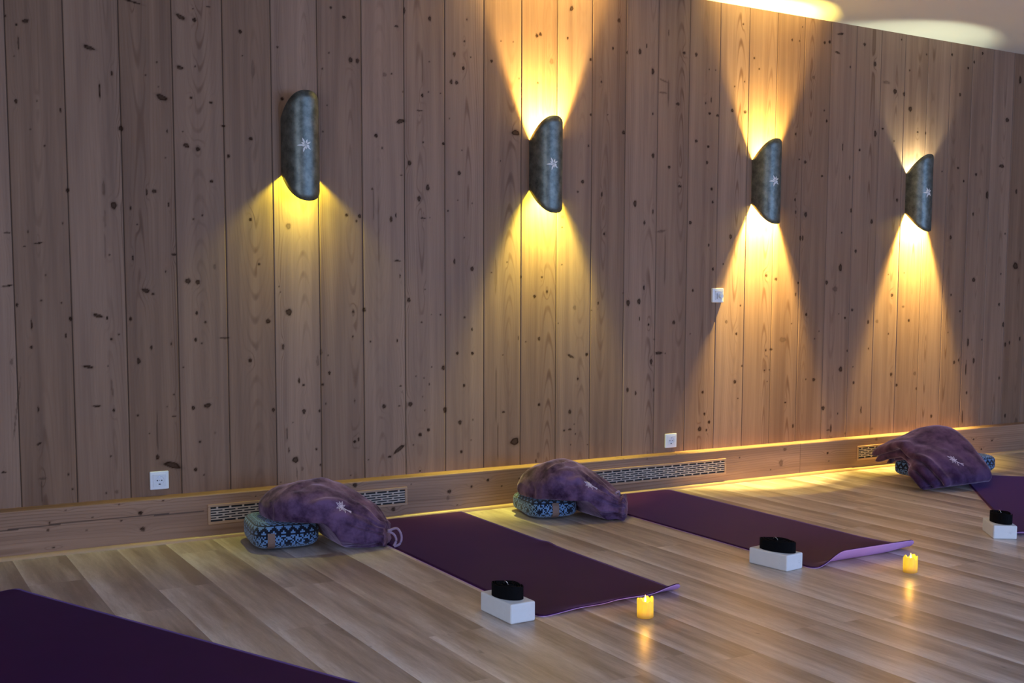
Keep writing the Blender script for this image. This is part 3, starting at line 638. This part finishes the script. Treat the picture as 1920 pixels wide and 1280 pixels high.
# ------------------------------------------------------------------ sockets and dimmer
def plate(bm, c, s, d, bev=.004):
    box(bm, (c[0]-s/2, -d, c[2]-s/2), (c[0]+s/2, .001, c[2]+s/2), bev, 3)
def make_socket(x, z, label):
    root = empty('power_socket', (x, 0, z)); tag(root, label, 'power socket', 'white wall sockets above the baseboard')
    bm = bmesh.new(); plate(bm, (0, 0, 0), .081, .010, .004); bm_obj('cover_plate', bm, WHITE, root)
    bm = bmesh.new()
    s = .0275; n = 32; rr = .020
    # square insert with a round well
    ring = [(rr*math.cos(2*PI*k/n), rr*math.sin(2*PI*k/n)) for k in range(n)]
    def sq(a, b):
        m = s/max(abs(a), abs(b)); return (a*m, b*m)
    vo = [bm.verts.new((sq(a, b)[0], -.0125, sq(a, b)[1])) for a, b in ring]
    vb = [bm.verts.new((sq(a, b)[0], -.0085, sq(a, b)[1])) for a, b in ring]
    vi = [bm.verts.new((a, -.0125, b)) for a, b in ring]
    vd = [bm.verts.new((a*.95, -.0101, b*.95)) for a, b in ring]
    for k in range(n):
        j = (k+1) % n
        bm.faces.new((vo[k], vo[j], vi[j], vi[k])); bm.faces.new((vi[k], vi[j], vd[j], vd[k])); bm.faces.new((vb[k], vb[j], vo[j], vo[k]))
    bm.faces.new(vd)
    ins = bm_obj('socket_insert', bm, WHITE_DIM, root)
    for dx, pr in ((-.0095, .0027), (.0095, .0027)):
        bm = bmesh.new(); cyl(bm, (dx, -.0103, 0), pr, .0012, 'y', 16); bm_obj('pin_hole', bm, DARKHOLE, ins)
    bm = bmesh.new(); cyl(bm, (0, -.0103, 0), .0012, .0012, 'y', 12); bm_obj('centre_screw', bm, DARKHOLE, ins)
    for dz in (-.0165, .0165):
        bm = bmesh.new(); box(bm, (-.004, -.0125, dz-.002), (.004, -.0098, dz+.002), .0006)
        bm_obj('earth_clip', bm, METAL if dz > 0 else DARKHOLE, ins)
make_socket(.5465, .268, 'white wall socket at the left, above the baseboard left of the left vent')
make_socket(3.373, .266, 'white wall socket above the middle vent')

def make_dimmer():
    root = empty('rotary_dimmer', (3.694, 0, 1.094)); tag(root, 'white square wall dimmer with a round knob, left of the third lamp', 'light switch')
    bm = bmesh.new(); plate(bm, (0, 0, 0), .083, .018, .006); bm_obj('cover_plate', bm, WHITE, root)
    bm = bmesh.new(); box(bm, (-.024, -.0215, -.026), (.030, -.017, .026), .002); inf = bm_obj('inner_frame', bm, WHITE_DIM, root)
    bm = bmesh.new(); box(bm, (-.026, -.030, .020), (.030, -.017, .027), .002); bm_obj('top_rib', bm, WHITE, root)
    bm = bmesh.new(); cyl(bm, (.012, -.028, -.004), .0145, .016, 'y', 32, .0125)
    box(bm, (.0105, -.0375, -.004), (.0135, -.0355, .009))
    bm_obj('knob', bm, WHITE, root)
    bm = bmesh.new(); box(bm, (-.016, -.0225, -.020), (-.006, -.0205, .012), .0008); bm_obj('scale_window', bm, plain('grey_scale', (.36, .37, .40), .5), inf)
make_dimmer()

# ------------------------------------------------------------------ vent grilles in the baseboard
def make_vent(x0, x1, z0, z1, label):
    root = empty('vent_grille', (x0, -T, z0)); tag(root, label, 'air vent', 'slotted vents in the baseboard')
    W, Hh = x1-x0, z1-z0; b = .012; d = .007
    bm = bmesh.new()
    box(bm, (0, -d, 0), (W, .001, b), .002); box(bm, (0, -d, Hh-b), (W, .001, Hh), .002)
    box(bm, (0, -d, b), (b, .001, Hh-b), .002); box(bm, (W-b, -d, b), (W, .001, Hh-b), .002)
    bm_obj('frame', bm, GRILLE, root)
    bm = bmesh.new()
    rows = 6; pitch = .0585; slot_h = (Hh-2*b)/rows
    for k in range(1, rows):
        z = b+slot_h*k; box(bm, (b, -.0055, z-.0027), (W-b, -.0012, z+.0027))
    for k in range(rows):
        x = b+(pitch*.5 if k % 2 else pitch*.98)
        while x < W-b-.006:
            box(bm, (x-.0045, -.0053, b+slot_h*k), (x+.0045, -.0012, b+slot_h*(k+1))); x += pitch
    bm_obj('slotted_panel', bm, GRILLE_BAR, root)
    bm = bmesh.new(); box(bm, (b*.8, -.0011, b*.8), (W-b*.8, .0005, Hh-b*.8)); bm_obj('dark_backing', bm, DARKHOLE, root)
VZ0, VZ1 = .060, .150
make_vent(.733, 1.697, VZ0+.004, VZ1+.004, 'slotted vent in the baseboard behind the left plush bag')
make_vent(2.755, 3.716, VZ0-.002, VZ1, 'slotted vent in the baseboard below the right wall socket')
make_vent(4.790, 5.755, VZ0, VZ1, 'slotted vent in the baseboard behind the folded purple blanket')

# ------------------------------------------------------------------ yoga mats
def make_mat(loc, rz, label, W, L, lift, bumpf=None, rc=.03):
    """local x across, local -y along the mat from its head (wall end); lift(u, v) in metres"""
    root = empty('yoga_mat', loc, rz); tag(root, label, 'yoga mat', 'purple yoga mats on the floor')
    nu = 42
    vs = sorted(set([round(q, 4) for q in list(np.linspace(0, .06, 10))+list(np.linspace(.06, L-.14, 46))+list(np.linspace(L-.14, L, 40))]))
    def row(v):
        e = min(v, L-v); ins = rc-math.sqrt(max(0, rc*rc-(rc-e)**2)) if e < rc else 0
        return ins
    def sheet(name, z0, z1, mat):
        V, Fc = [], []
        for zz in (z0, z1):
            for v in vs:
                ins = row(v)
                for i in range(nu+1):
                    s = i/nu; u = ins+(W-2*ins)*s
                    e = 1e-3; z = lift(u, v); dz = (lift(u, min(L, v+e))-lift(u, v-e))/(min(L, v+e)-v+e)
                    nrm = 1/math.sqrt(1+dz*dz)
                    xo = bumpf(u, v) if bumpf else 0
                    V.append((u+xo, -(v - dz*nrm*zz*1.0 - .5*(z*dz if z > 0 else 0)*nrm*.6), z+zz*nrm))
        n = nu+1; m = len(vs); off = n*m
        for j in range(m-1):
            for i in range(nu):
                a = j*n+i; Fc.append((a, a+1, a+n+1, a+n)); b = a+off; Fc.append((b+n, b+n+1, b+1, b))
        for j in range(m-1):
            for i in (0, nu):
                a = j*n+i; q = (a, a+n, a+n+off, a+off); Fc.append(q if i == 0 else q[::-1])
        for i in range(nu):
            for j in (0, m-1):
                a = j*n+i; q = (a+1, a, a+off, a+1+off); Fc.append(q if j == 0 else q[::-1])
        return mesh_obj(name, V, Fc, mat, root, False)
    u_ = sheet('underside_layer', .0006, .0026, MAT_UNDER); u_['label'] = 'lilac underside layer'
    t_ = sheet('top_layer', .0026, .0062, MAT_TOP); t_['label'] = 'dark purple top layer'
    for o in (u_, t_):
        for p in o.data.polygons: p.use_smooth = abs(p.normal.z) > .3
    return root

def lift2(u, v):
    L = 1.826; a = .010*sstep(.02, .18, u)+.006*sstep(.25, .34, u)*(1-sstep(.4, .5, u))+.026*sstep(.42, .62, u)
    t = max(0, (v-(L-.075))/.075); z = a*t*t
    return z + .004*math.exp(-((u-.61)/.05)**2)*math.exp(-((v-.86)/.04)**2)
def lift3(u, v):
    L = 1.866; a = .050*sstep(.02, .20, u)*(1-.22*sstep(.45, .62, u)); c = .062
    t = max(0, (v-(L-c))/c); z = a*t**1.7
    z += .010*sstep(.45, .62, u)*sstep(L-.35, L-.05, v)
    z += .005*math.exp(-((v-.02)/.05)**2)*sstep(.2, .5, u)
    return z
def lift4(u, v):
    t = max(0, (v-1.75)/.08); return .02*t*t*(1-sstep(.05, .5, u))
flat = lambda u, v: 0.002*math.exp(-((v-.0)/.05)**2)
make_mat((1.366, -.082, 0), 0, 'purple yoga mat between the left plush bag and the left candle', .622, 1.826, lift2, lambda u, v: .006*math.exp(-((v-.86)/.05)**2)*max(0, (u-.5)/.12))
make_mat((2.668, .004-T-.02, 0), 0, 'purple yoga mat right of the middle plush bag, near end curling up to show lilac', .622, 1.775, lambda u, v: lift3(u, v+.091), None)
a1 = math.atan2(.395, .918)
make_mat((-.105-.61*math.cos(a1), -.612-.61*math.sin(a1), 0), a1, 'purple yoga mat nearest the viewer, cut off at the lower left corner', .61, 1.83, flat)
a4 = math.atan2(-.70, .74)
make_mat((5.187, -.560, 0), a4, 'purple yoga mat at the right edge, turned askew beside the folded blanket', .61, 1.83, lift4)

# ------------------------------------------------------------------ yoga blocks, straps, candles
def make_block(c, rz, w, l, h, label):
    root = empty('yoga_block', (c[0], c[1], 0), rz); tag(root, label, 'yoga block', 'white yoga blocks beside the mats')
    bm = bmesh.new(); box(bm, (-w/2, -l/2, 0), (w/2, l/2, h), .006, 3)
    bm_obj('block_body', bm, FOAM, root, False)
    return root
def make_strap(c, z, rz, la, lb, h, label, ring_u=-.2):
    root = empty('yoga_strap', (c[0], c[1], z), rz); tag(root, label, 'yoga strap', 'rolled black straps on the blocks')
    # spiral of webbing standing on edge
    V, Fc = [], []
    n = 170; turns = 4.6; th = .0022
    for i in range(n+1):
        t = i/n; r = .34+.66*t; a = 2*PI*turns*t+.4
        px, py = la*r*math.cos(a), lb*r*math.sin(a)
        nx, ny = math.cos(a)/la, math.sin(a)/lb; q = math.hypot(nx, ny); nx, ny = nx/q, ny/q
        top = h*(1-.04*math.sin(a*1.3)) + .002*math.sin(a*3)
        for s in (-1, 1):
            for zz in (0, top): V.append((px+nx*th*s/2*1.3, py+ny*th*s/2*1.3, zz))
    for i in range(n):
        a = 4*i; b = a+4
        for p, q in ((0, 1), (1, 3), (3, 2), (2, 0)): Fc.append((a+p, a+q, b+q, b+p))
    Fc += [(0, 1, 3, 2), (4*n, 4*n+2, 4*n+3, 4*n+1)]
    coil = mesh_obj('webbing_coil', V, Fc, BLACKWEB, root)
    pts = [(la*ring_u+.011*math.cos(q), .012*math.sin(q)*.3, h-.004+.013*math.sin(q)) for q in np.linspace(.0, PI, 12)]
    v, f = tube(pts, .0013, 6)
    mesh_obj('d_ring', v, f, METAL, root)
B = {}
def corner_block(front, right, left, w, l, h, label):
    """front/right/left floor corners as seen; returns centre and angle"""
    fx, fy = front; d = Vector((left[0]-fx, left[1]-fy)).normalized(); n = Vector((d.y, -d.x))
    c = Vector(front)+d*l/2+n*w/2
    rz = math.atan2(d.y, d.x)-PI/2
    make_block(c, rz, w, l, h, label)
    return c, rz, h
c, rz, h = corner_block((1.240, -1.931), (1.334, -1.934), (1.236, -1.724), .097, .209, .068, 'white yoga block at the near left corner of the mat with the left candle')
make_strap((c[0]-.004, c[1]-.002), h, rz+PI/2+.22, .070, .040, .044, 'black rolled strap on the block nearest the viewer', .05)
c, rz, h = corner_block((2.545, -1.857), (2.646, -1.854), (2.519, -1.662), .100, .200, .066, 'white yoga block at the near left corner of the mat with the upturned end')
make_strap((c[0]+.0, c[1]-.006), h, rz+PI/2+.12, .086, .040, .043, 'black rolled strap on the middle block, before the upturned mat', .08)
c, rz, h = corner_block((3.794, -1.872), (3.88, -1.935), (3.911, -1.722), .105, .195, .062, 'white yoga block beside the askew mat at the right edge of the photo')
make_strap((c[0]-.006, c[1]-.008), h, rz+PI/2+.3, .070, .040, .046, 'black rolled strap on the right block by the askew mat', .1)

def make_candle(c, label, seed):
    root = empty('led_candle', (c[0], c[1], 0)); tag(root, label, 'candle', 'glowing candles on the floor')
    R, hh = .0285, .066; n = 48; rs = random.Random(seed)
    ph = [rs.random()*6 for _ in range(4)]
    top = lambda a: hh-.004+.0050*math.sin(2*a+ph[0])+.0038*math.sin(5*a+ph[1])+.0022*math.sin(9*a+ph[2])
    rad = lambda a, z: R*(1+.028*math.sin(7*a+ph[3])*sstep(.02, .06, z)+.016*math.sin(13*a+ph[1])*sstep(.03, .06, z))
    V, Fc = [], []
    rings = [('o', .0), ('o', .03), ('o', .2), ('o', .4), ('o', .6), ('o', .8), ('o', .93), ('o', 1.0), ('i', 1.0), ('i', .92), ('i', .8), ('c', .78)]
    for kind, t in rings:
        for k in range(n):
            a = 2*PI*k/n; z = top(a)*t
            r = rad(a, z)*(.93 if t == 0 else 1) if kind == 'o' else (R*.80 if kind == 'i' and t > .95 else R*.74 if kind == 'i' else R*.1)
            if kind == 'c': z = .050
            if kind == 'i' and t < .9: z = .052
            V.append((r*math.cos(a), r*math.sin(a), z))
    for j in range(len(rings)-1):
        for k in range(n):
            Fc.append((j*n+k, j*n+(k+1) % n, (j+1)*n+(k+1) % n, (j+1)*n+k))
    Fc.append(tuple(range(n-1, -1, -1))); Fc.append(tuple((len(rings)-1)*n+k for k in range(n)))
    mesh_obj('wax_body', V, Fc, CANDLE, root, True)
    prof = [(.0012, .048), (.0030, .054), (.0042, .060), (.0036, .067), (.0020, .073), (.0004, .078)]
    V, Fc = [], []
    for r, z in prof:
        for k in range(10): V.append((r*math.cos(k*PI/5)-.0015, r*.6*math.sin(k*PI/5)-.002, z))
    for j in range(len(prof)-1):
        for k in range(10): Fc.append((j*10+k, j*10+(k+1) % 10, (j+1)*10+(k+1) % 10, (j+1)*10+k))
    Fc.append(tuple(range(9, -1, -1))); Fc.append(tuple((len(prof)-1)*10+k for k in range(10)))
    mesh_obj('flame', V, Fc, FLAME, root, True)
    # the small light inside throws a warm pool on the floor around the candle
    L = bpy.data.lights.new('candle_light', 'POINT'); L.energy = .3; L.color = (1, .45, .06); L.shadow_soft_size = .006
    lo = bpy.data.objects.new('candle_light', L); COL.objects.link(lo); lo.parent = root; lo.location = (0, 0, .084)
make_candle((1.682, -2.083), 'glowing yellow candle before the mat beside the left plush bag', 3)
make_candle((2.974, -2.108), 'glowing yellow candle before the upturned end of the middle mat', 8)

# ------------------------------------------------------------------ patterned cushions
def make_cushion(loc, rz, sx, sy, sz, label, tag_at=None):
    root = empty('patterned_cushion', loc, rz); tag(root, label, 'cushion', 'nordic patterned cushions under the plush pieces')
    nu, nv = 96, 40; V, Fc, UV = [], [], []
    e1, e2 = .42, .55
    sg = lambda x, e: math.copysign(abs(x)**e, x)
    per = 2*(sx+sy)*.93
    for j in range(nv+1):
        ph = -PI/2+PI*j/nv
        for i in range(nu):
            th = 2*PI*i/nu
            x = sx/2*sg(math.cos(ph), e2)*sg(math.cos(th), e1); y = sy/2*sg(math.cos(ph), e2)*sg(math.sin(th), e1); z = sz/2*sg(math.sin(ph), e2)+sz/2
            nz = .006*noise.noise(Vector((x*9+loc[0]*3, y*9, z*9)))
            V.append((x+nz, y+nz, max(0.0005, z+nz*.5*(z > .01))))
    for j in range(nv):
        for i in range(nu): Fc.append((j*nu+i, j*nu+(i+1) % nu, (j+1)*nu+(i+1) % nu, (j+1)*nu+i))
    o = mesh_obj('cushion_body', V, Fc, KNIT, root, True)
    uvl = o.data.uv_layers.new(name='UVMap')
    k = 0
    arc = []; prev = None; s = 0
    for j in range(nv+1):
        ph = -PI/2+PI*j/nv; p = (max(sx, sy)/2*math.cos(ph)**e2 if math.cos(ph) > 0 else 0, sz/2*sg(math.sin(ph), e2))
        if prev: s += math.hypot(p[0]-prev[0], p[1]-prev[1])
        arc.append(s); prev = p
    # perimeter length along the equator
    cum = [0.0]
    for i in range(1, nu+1):
        a, b = 2*PI*(i-1)/nu, 2*PI*i/nu
        pa = (sx/2*sg(math.cos(a), e1), sy/2*sg(math.sin(a), e1)); pb = (sx/2*sg(math.cos(b), e1), sy/2*sg(math.sin(b), e1))
        cum.append(cum[-1]+math.hypot(pa[0]-pb[0], pa[1]-pb[1]))
    for j in range(nv):
        for i in range(nu):
            for (a, b) in ((i, j), (i+1, j), (i+1, j+1), (i, j+1)):
                uvl.data[k].uv = (cum[a], arc[b]); k += 1
    if tag_at:
        tx, w, z0, z1 = tag_at
        bv = BVHTree.FromObject(o, bpy.context.evaluated_depsgraph_get())
        Vt, Ft = [], []
        nx_, nz_ = 4, 6
        for q in (.0012, .0032):
            for j in range(nz_+1):
                for i in range(nx_+1):
                    x = tx-w/2+w*i/nx_; z = z0+(z1-z0)*j/nz_
                    hit = bv.ray_cast(Vector((x, -2, z)), Vector((0, 1, 0)))
                    p = hit[0] if hit[0] else Vector((x, -sy/2, z))
                    nn = hit[1] if hit[1] else Vector((0, -1, 0))
                    if nn.y > 0: nn = -nn
                    Vt.append(p+nn*q)
        n1 = nx_+1; off = n1*(nz_+1)
        for j in range(nz_):
            for i in range(nx_):
                a = j*n1+i; Ft.append((a+off, a+off+1, a+off+n1+1, a+off+n1)); Ft.append((a+n1, a+n1+1, a+1, a))
        for j in range(nz_):
            for i in (0, nx_):
                a = j*n1+i; Ft.append((a, a+off, a+off+n1, a+n1))
        for i in range(nx_):
            for j in (0, nz_):
                a = j*n1+i; Ft.append((a, a+1, a+1+off, a+off))
        mesh_obj('leather_tag', Vt, Ft, LEATHER, root)
    return root
bpy.context.view_layer.update()
make_cushion((.985, -.325, 0), -.10, .285, .36, .128, 'blue and black nordic patterned cushion under the left plush bag', (-.078, .030, .018, .082))
make_cushion((2.335, -.33, 0), -.14, .25, .34, .104, 'nordic patterned cushion under the middle plush bag', (-.012, .034, .012, .080))
make_cushion((5.085, -.535, .0065), -.05, .70, .25, .128, 'dark nordic patterned cushion under the folded blanket at the right')

# ------------------------------------------------------------------ plush bags and blanket
def loft(name, keys, mat, parent, floor_fn, ex=2.4, nv=90, nu=72, folds=None, seed=0, amp=.010, fr=9.0, wr=None):
    """sections along keys: (s, x, y, zc, a, b) a=half height, b=half depth across the spine"""
    V, Fc = [], []
    s0, s1 = keys[0][0], keys[-1][0]
    cs = [interp(keys, s0+(s1-s0)*j/nv) for j in range(nv+1)]
    for j, (x, y, zc, a, b) in enumerate(cs):
        p = cs[max(0, j-1)]; q = cs[min(nv, j+1)]
        t = Vector((q[0]-p[0], q[1]-p[1], 0))
        t = t.normalized() if t.length > 1e-6 else Vector((1, 0, 0))
        side = Vector((-t.y, t.x, 0))
        s = s0+(s1-s0)*j/nv
        for k in range(nu):
            an = 2*PI*k/nu; c_, s_ = math.cos(an), math.sin(an)
            cx = math.copysign(abs(c_)**(2/ex), c_); cz = math.copysign(abs(s_)**(2/ex), s_)
            m = 1.0
            if folds: m += folds(s, an)
            P = Vector((x, y, zc))+side*(b*cx*m)+Vector((0, 0, a*cz*m))
            nrm = (side*(cx/max(b, .02))+Vector((0, 0, cz/max(a, .02)))).normalized()
            ss = min(1, a/.06)
            d = amp*ss*(noise.noise(P*fr+Vector((seed, 0, 0)))+.5*noise.noise(P*fr*2.3+Vector((0, seed, 0))))
            if wr: d += wr(P, s, an)*ss
            P += nrm*d
            fl = floor_fn(P.x, P.y)+.001
            if P.z < fl: P.z = fl+.0006*(k % 2)
            V.append(P)
    for j in range(nv):
        for k in range(nu): Fc.append((j*nu+k, j*nu+(k+1) % nu, (j+1)*nu+(k+1) % nu, (j+1)*nu+k))
    Fc.append(tuple(range(nu-1, -1, -1))); Fc.append(tuple(nv*nu+k for k in range(nu)))
    o = mesh_obj(name, V, Fc, mat, parent, True)
    bm = bmesh.new(); bm.from_mesh(o.data); bmesh.ops.recalc_face_normals(bm, faces=bm.faces[:]); bm.to_mesh(o.data); bm.free()
    return o

def embroider(body, root, c3, px_scale, spin, toward, name='embroidery'):
    """stitched edelweiss outline laid on the surface around the point where a ray from 'toward' hits"""
    bv = BVHTree.FromPolygons([v.co.copy() for v in body.data.vertices], [tuple(p.vertices) for p in body.data.polygons])
    base = root.matrix_world.translation
    o = Vector(toward)-base; d = (Vector(c3)-Vector(toward)).normalized()
    h = bv.ray_cast(o, d)
    if h[0] is None: return
    c, n = h[0], h[1]
    if n.dot(d) > 0: n = -n
    ex = Vector((0, 0, 1)).cross(n).normalized(); ey = n.cross(ex)
    V, Fc = [], []
    def put(pts, r):
        P = []
        for u, v in pts:
            q = c+ex*(u*px_scale)+ey*(v*px_scale)+n*.05
            hh = bv.ray_cast(q, -n)
            P.append((hh[0] if hh[0] else q-n*.05)+n*.0012)
        v_, f_2 = tube(P, r, 6); i = len(V); V.extend(v_); Fc.extend([tuple(x+i for x in f) for f in f_2])
    for a, L in ((100, 1), (62, .8), (25, .9), (-20, .75), (150, .85), (190, .95), (235, .7)):
        a = math.radians(a)+spin; ca, sa = math.cos(a), math.sin(a)
        pts = [(.18, 0), (.4, .13), (.7, .10), (1.0, 0), (.7, -.10), (.4, -.13), (.18, 0)]
        put([((p*ca-q*sa)*L, (p*sa+q*ca)*L) for p, q in pts], .0016)
    put([(.16*math.cos(q), .16*math.sin(q)) for q in np.linspace(0, 6.0, 9)], .0022)
    put([(.05*math.cos(q), .05*math.sin(q)) for q in np.linspace(0, 6.0, 7)], .0025)
    put([(.15, -.15), (.38, -.55), (.72, -.95), (.86, -1.35)], .0022)
    put([(.30, -.45), (.02, -.85), (-.08, -1.15)], .0018)
    put([(.66, -.88), (.98, -.92), (1.15, -1.10)], .0018)
    mesh_obj(name, V, Fc, THREAD, body)

def gather_folds(s_in, s_out, n, seed):
    def f(s, an):
        w1 = sstep(s_in, s_in+.16, 1-s) if s_in is not None else 0
        w2 = sstep(1-s_out, 1, s)
        r = 0
        r += w2*(.12*math.sin(n*an+seed+2*math.sin(an))+.07*math.sin((n*2-1)*an+seed*2))
        return r
    return f

def make_bag(loc, keys, label, floor_fn, seed, emb, wrk, loops, amp=.010):
    root = empty('plush_bag', loc); tag(root, label, 'plush bag', 'purple plush drawstring bags')
    bpy.context.view_layer.update()
    kk = [(k[0], k[1]-loc[0], k[2]-loc[1], k[3], k[4], k[5]) for k in keys]
    body = loft('bag_body', kk, VELVET, root, lambda x, y: floor_fn(x+loc[0], y+loc[1]), 2.5, 110, 90,
                gather_folds(None, .40, 9, seed), seed, amp, 8.0, wrk)
    if emb: embroider(body, root, emb[0], emb[1], emb[2], CAM)
    for lp in loops:
        P = [(x-loc[0], y-loc[1], z) for x, y, z in lp]
        P2 = [interp([(i, *p) for i, p in enumerate(P)], q) for q in np.linspace(0, len(P)-1, 28)]
        v, f = tube(P2, .0052, 8); mesh_obj('drawstring', v, f, CORD, root, True)
    return root

def creases(lines, depth, width):
    """long soft creases: each line ((x,y,z),(x,y,z)) raises or sinks the surface near it"""
    L = [(Vector(a), Vector(b)) for a, b in lines]
    def f(P, s, an, off=Vector((0, 0, 0))):
        d = 0
        for a, b in L:
            ab = b-a; t = max(0, min(1, (P+off-a).dot(ab)/ab.length_squared)); q = (P+off-(a+ab*t)).length
            d += depth*(math.exp(-(q/width)**2)-.6*math.exp(-((q-width*1.7)/width)**2))*math.sin(PI*min(1, max(.0, t))*.9+.15)
        return d
    return f

# left bag
k1 = [(0, .893, -.37, .160, .006, .020), (.03, .899, -.37, .160, .030, .065), (.08, .915, -.37, .163, .052, .115), (.16, .955, -.375, .175, .073, .150), (.28, 1.015, -.39, .178, .090, .178),
      (.46, 1.125, -.425, .150, .128, .195), (.62, 1.212, -.475, .122, .127, .185), (.76, 1.283, -.530, .092, .097, .158), (.86, 1.323, -.567, .072, .074, .120),
      (.93, 1.347, -.590, .060, .054, .080), (.96, 1.357, -.600, .056, .049, .066), (.985, 1.366, -.606, .050, .056, .074), (1.0, 1.371, -.610, .048, .034, .045)]
LOC1 = (1.12, -.45, 0)
cr1 = creases([((-.20, -.16, .22), (.10, -.14, .22)), ((-.05, -.02, .27), (.18, -.12, .16)), ((.00, -.16, .17), (.2, -.17, .09)), ((-.18, -.02, .26), (.05, .06, .27)), ((.06, -.04, .24), (.22, -.10, .10))], .012, .020)
make_bag(LOC1, k1, 'purple plush drawstring bag on the left, leaning over a patterned cushion', lambda x, y: .129*(1-sstep(1.06, 1.20, x))+.0075*sstep(1.345, 1.36, x), 1.3,
         ((1.180, -.55, .178), .030, .5), lambda P, s, an: cr1(P, s, an),
         [[(1.350, -.655, .075), (1.385, -.672, .085), (1.400, -.685, .055), (1.392, -.690, .022), (1.368, -.680, .008)],
          [(1.352, -.650, .072), (1.372, -.668, .060), (1.380, -.676, .035), (1.366, -.682, .012)]])
# middle bag
k2 = [(0, 2.196, -.37, .130, .006, .020), (.03, 2.200, -.37, .133, .030, .060), (.08, 2.214, -.37, .142, .052, .105), (.16, 2.245, -.375, .158, .075, .142), (.28, 2.300, -.39, .172, .094, .170),
      (.46, 2.395, -.425, .150, .124, .185), (.60, 2.468, -.475, .120, .124, .180), (.74, 2.528, -.535, .088, .092, .155), (.84, 2.568, -.580, .068, .070, .120),
      (.91, 2.592, -.607, .060, .055, .090), (.95, 2.603, -.618, .054, .052, .080), (.98, 2.616, -.63, .052, .060, .088), (1.0, 2.624, -.637, .046, .036, .05)]
LOC2 = (2.40, -.45, 0)
cr2 = creases([((-.16, -.16, .21), (.02, -.13, .22)), ((-.15, -.05, .25), (.06, .02, .27)), ((.02, -.08, .23), (.17, -.16, .10)), ((.05, -.18, .14), (.2, -.19, .06)), ((.10, -.05, .2), (.2, -.12, .1)), ((-.16, -.1, .25), (-.05, -.16, .22)), ((-.18, -.02, .2), (-.05, -.14, .18)), ((-.19, -.05, .17), (.0, .0, .26))], .015, .017)
make_bag(LOC2, k2, 'purple plush drawstring bag in the middle, below the second lamp', lambda x, y: .105*(1-sstep(2.38, 2.52, x)), 4.1,
         ((2.46, -.55, .169), .028, .5), lambda P, s, an: cr2(P, s, an),
         [[(2.575, -.61, .125), (2.600, -.60, .130), (2.612, -.59, .110), (2.606, -.59, .085)]], .011)

# folded blanket at the right: three stacked layers draped over the cushion
def make_blanket():
    loc = (4.86, -.62, 0)
    root = empty('folded_blanket', loc); tag(root, 'folded purple plush blanket at the right, draped over a dark patterned cushion', 'blanket')
    bpy.context.view_layer.update()
    path = [(0.0, -.905, .024), (.06, -.895, .055), (.20, -.845, .105), (.38, -.755, .170), (.55, -.650, .212), (.70, -.555, .232), (.85, -.45, .205), (.95, -.37, .170), (1.0, -.335, .15)]
    edges = [(0.0, 4.60, 4.99), (.15, 4.575, 5.085), (.35, 4.575, 5.15), (.55, 4.60, 5.165), (.75, 4.625, 5.15), (1.0, 4.66, 5.13)]
    nv, nu = 70, 96
    for li, (dn, th, dl, dr) in enumerate(((.024, .025, 0.0, 0.0), (-.022, .024, .020, -.05), (-.060, .019, .085, -.11))):
        V, Fc = [], []
        for j in range(nv+1):
            t = j/nv; y, z = interp(path, t); y2, z2 = interp(path, min(1, t+.01)); y1, z1 = interp(path, max(0, t-.01))
            tv = Vector((0, y2-y1, z2-z1)).normalized(); nv_ = Vector((0, -tv.z, tv.y))
            xl, xr = interp(edges, t); xl += dl*sstep(.4, .7, t)-.036*li*(1-sstep(.30, .55, t))+.008*math.sin(t*9+li*2.2); xr += dr
            e = min(t/.05, (1-t)/.05, 1); e = math.sqrt(max(0.0, 1-(1-e)**2))
            hw = (xr-xl)/2; cap = min(.9, 1.25*th/hw)
            for k in range(nu):
                # stadium section: flat top and bottom, rounded fold at both ends
                q = k/nu*4
                if q < 1.6: cx, cn = (1-cap)*(1-2*q/1.6), 1.0
                elif q < 2.0: a_ = PI/2+PI*(q-1.6)/.4; cx, cn = -(1-cap)+cap*math.cos(a_), math.sin(a_)
                elif q < 3.6: cx, cn = (1-cap)*(-1+2*(q-2)/1.6), -1.0
                else: a_ = -PI/2+PI*(q-3.6)/.4; cx, cn = (1-cap)+cap*math.cos(a_), math.sin(a_)
                f = (cx+1)/2
                x = xl+(xr-xl)*f
                apex = .040*math.exp(-((x-4.98)/.13)**2)*sstep(.25, .65, t)-.045*(1-sstep(4.60, 4.85, x))*sstep(.2, .6, t)-.055*sstep(5.04, 5.17, x)
                P = Vector((x, y, z))+nv_*(dn+th*cn*max(.12, e))+Vector((0, 0, apex))
                P.y += .16*sstep(4.98, 5.17, x)*(1-sstep(.05, .75, t)) 
                nn = noise.noise(P*7+Vector((li*3, 0, 0)))*.008+noise.noise(P*18)*.004
                P += nv_*nn
                if li == 0:
                    P += nv_*(.006*math.sin(38*(x-4.6)+14*(y+.6))*math.exp(-((x-4.65)/.08)**2))
                clear = .138 if (-.665 < P.y < -.40 and 4.73 < P.x < 5.44) else 0.0
                fl = clear+.002+.010*(2-li)
                if P.z < fl: P.z = fl
                V.append(P-Vector(loc))
        for j in range(nv):
            for k in range(nu): Fc.append((j*nu+k, j*nu+(k+1) % nu, (j+1)*nu+(k+1) % nu, (j+1)*nu+k))
        Fc.append(tuple(range(nu-1, -1, -1))); Fc.append(tuple(nv*nu+k for k in range(nu)))
        o = mesh_obj('blanket_layer', V, Fc, VELVET2, root, True)
        bm = bmesh.new(); bm.from_mesh(o.data); bmesh.ops.recalc_face_normals(bm, faces=bm.faces[:]); bm.to_mesh(o.data); bm.free()
        if li == 0: embroider(o, root, on_wall(1788, 862, -.75), .040, .3, CAM)
make_blanket()
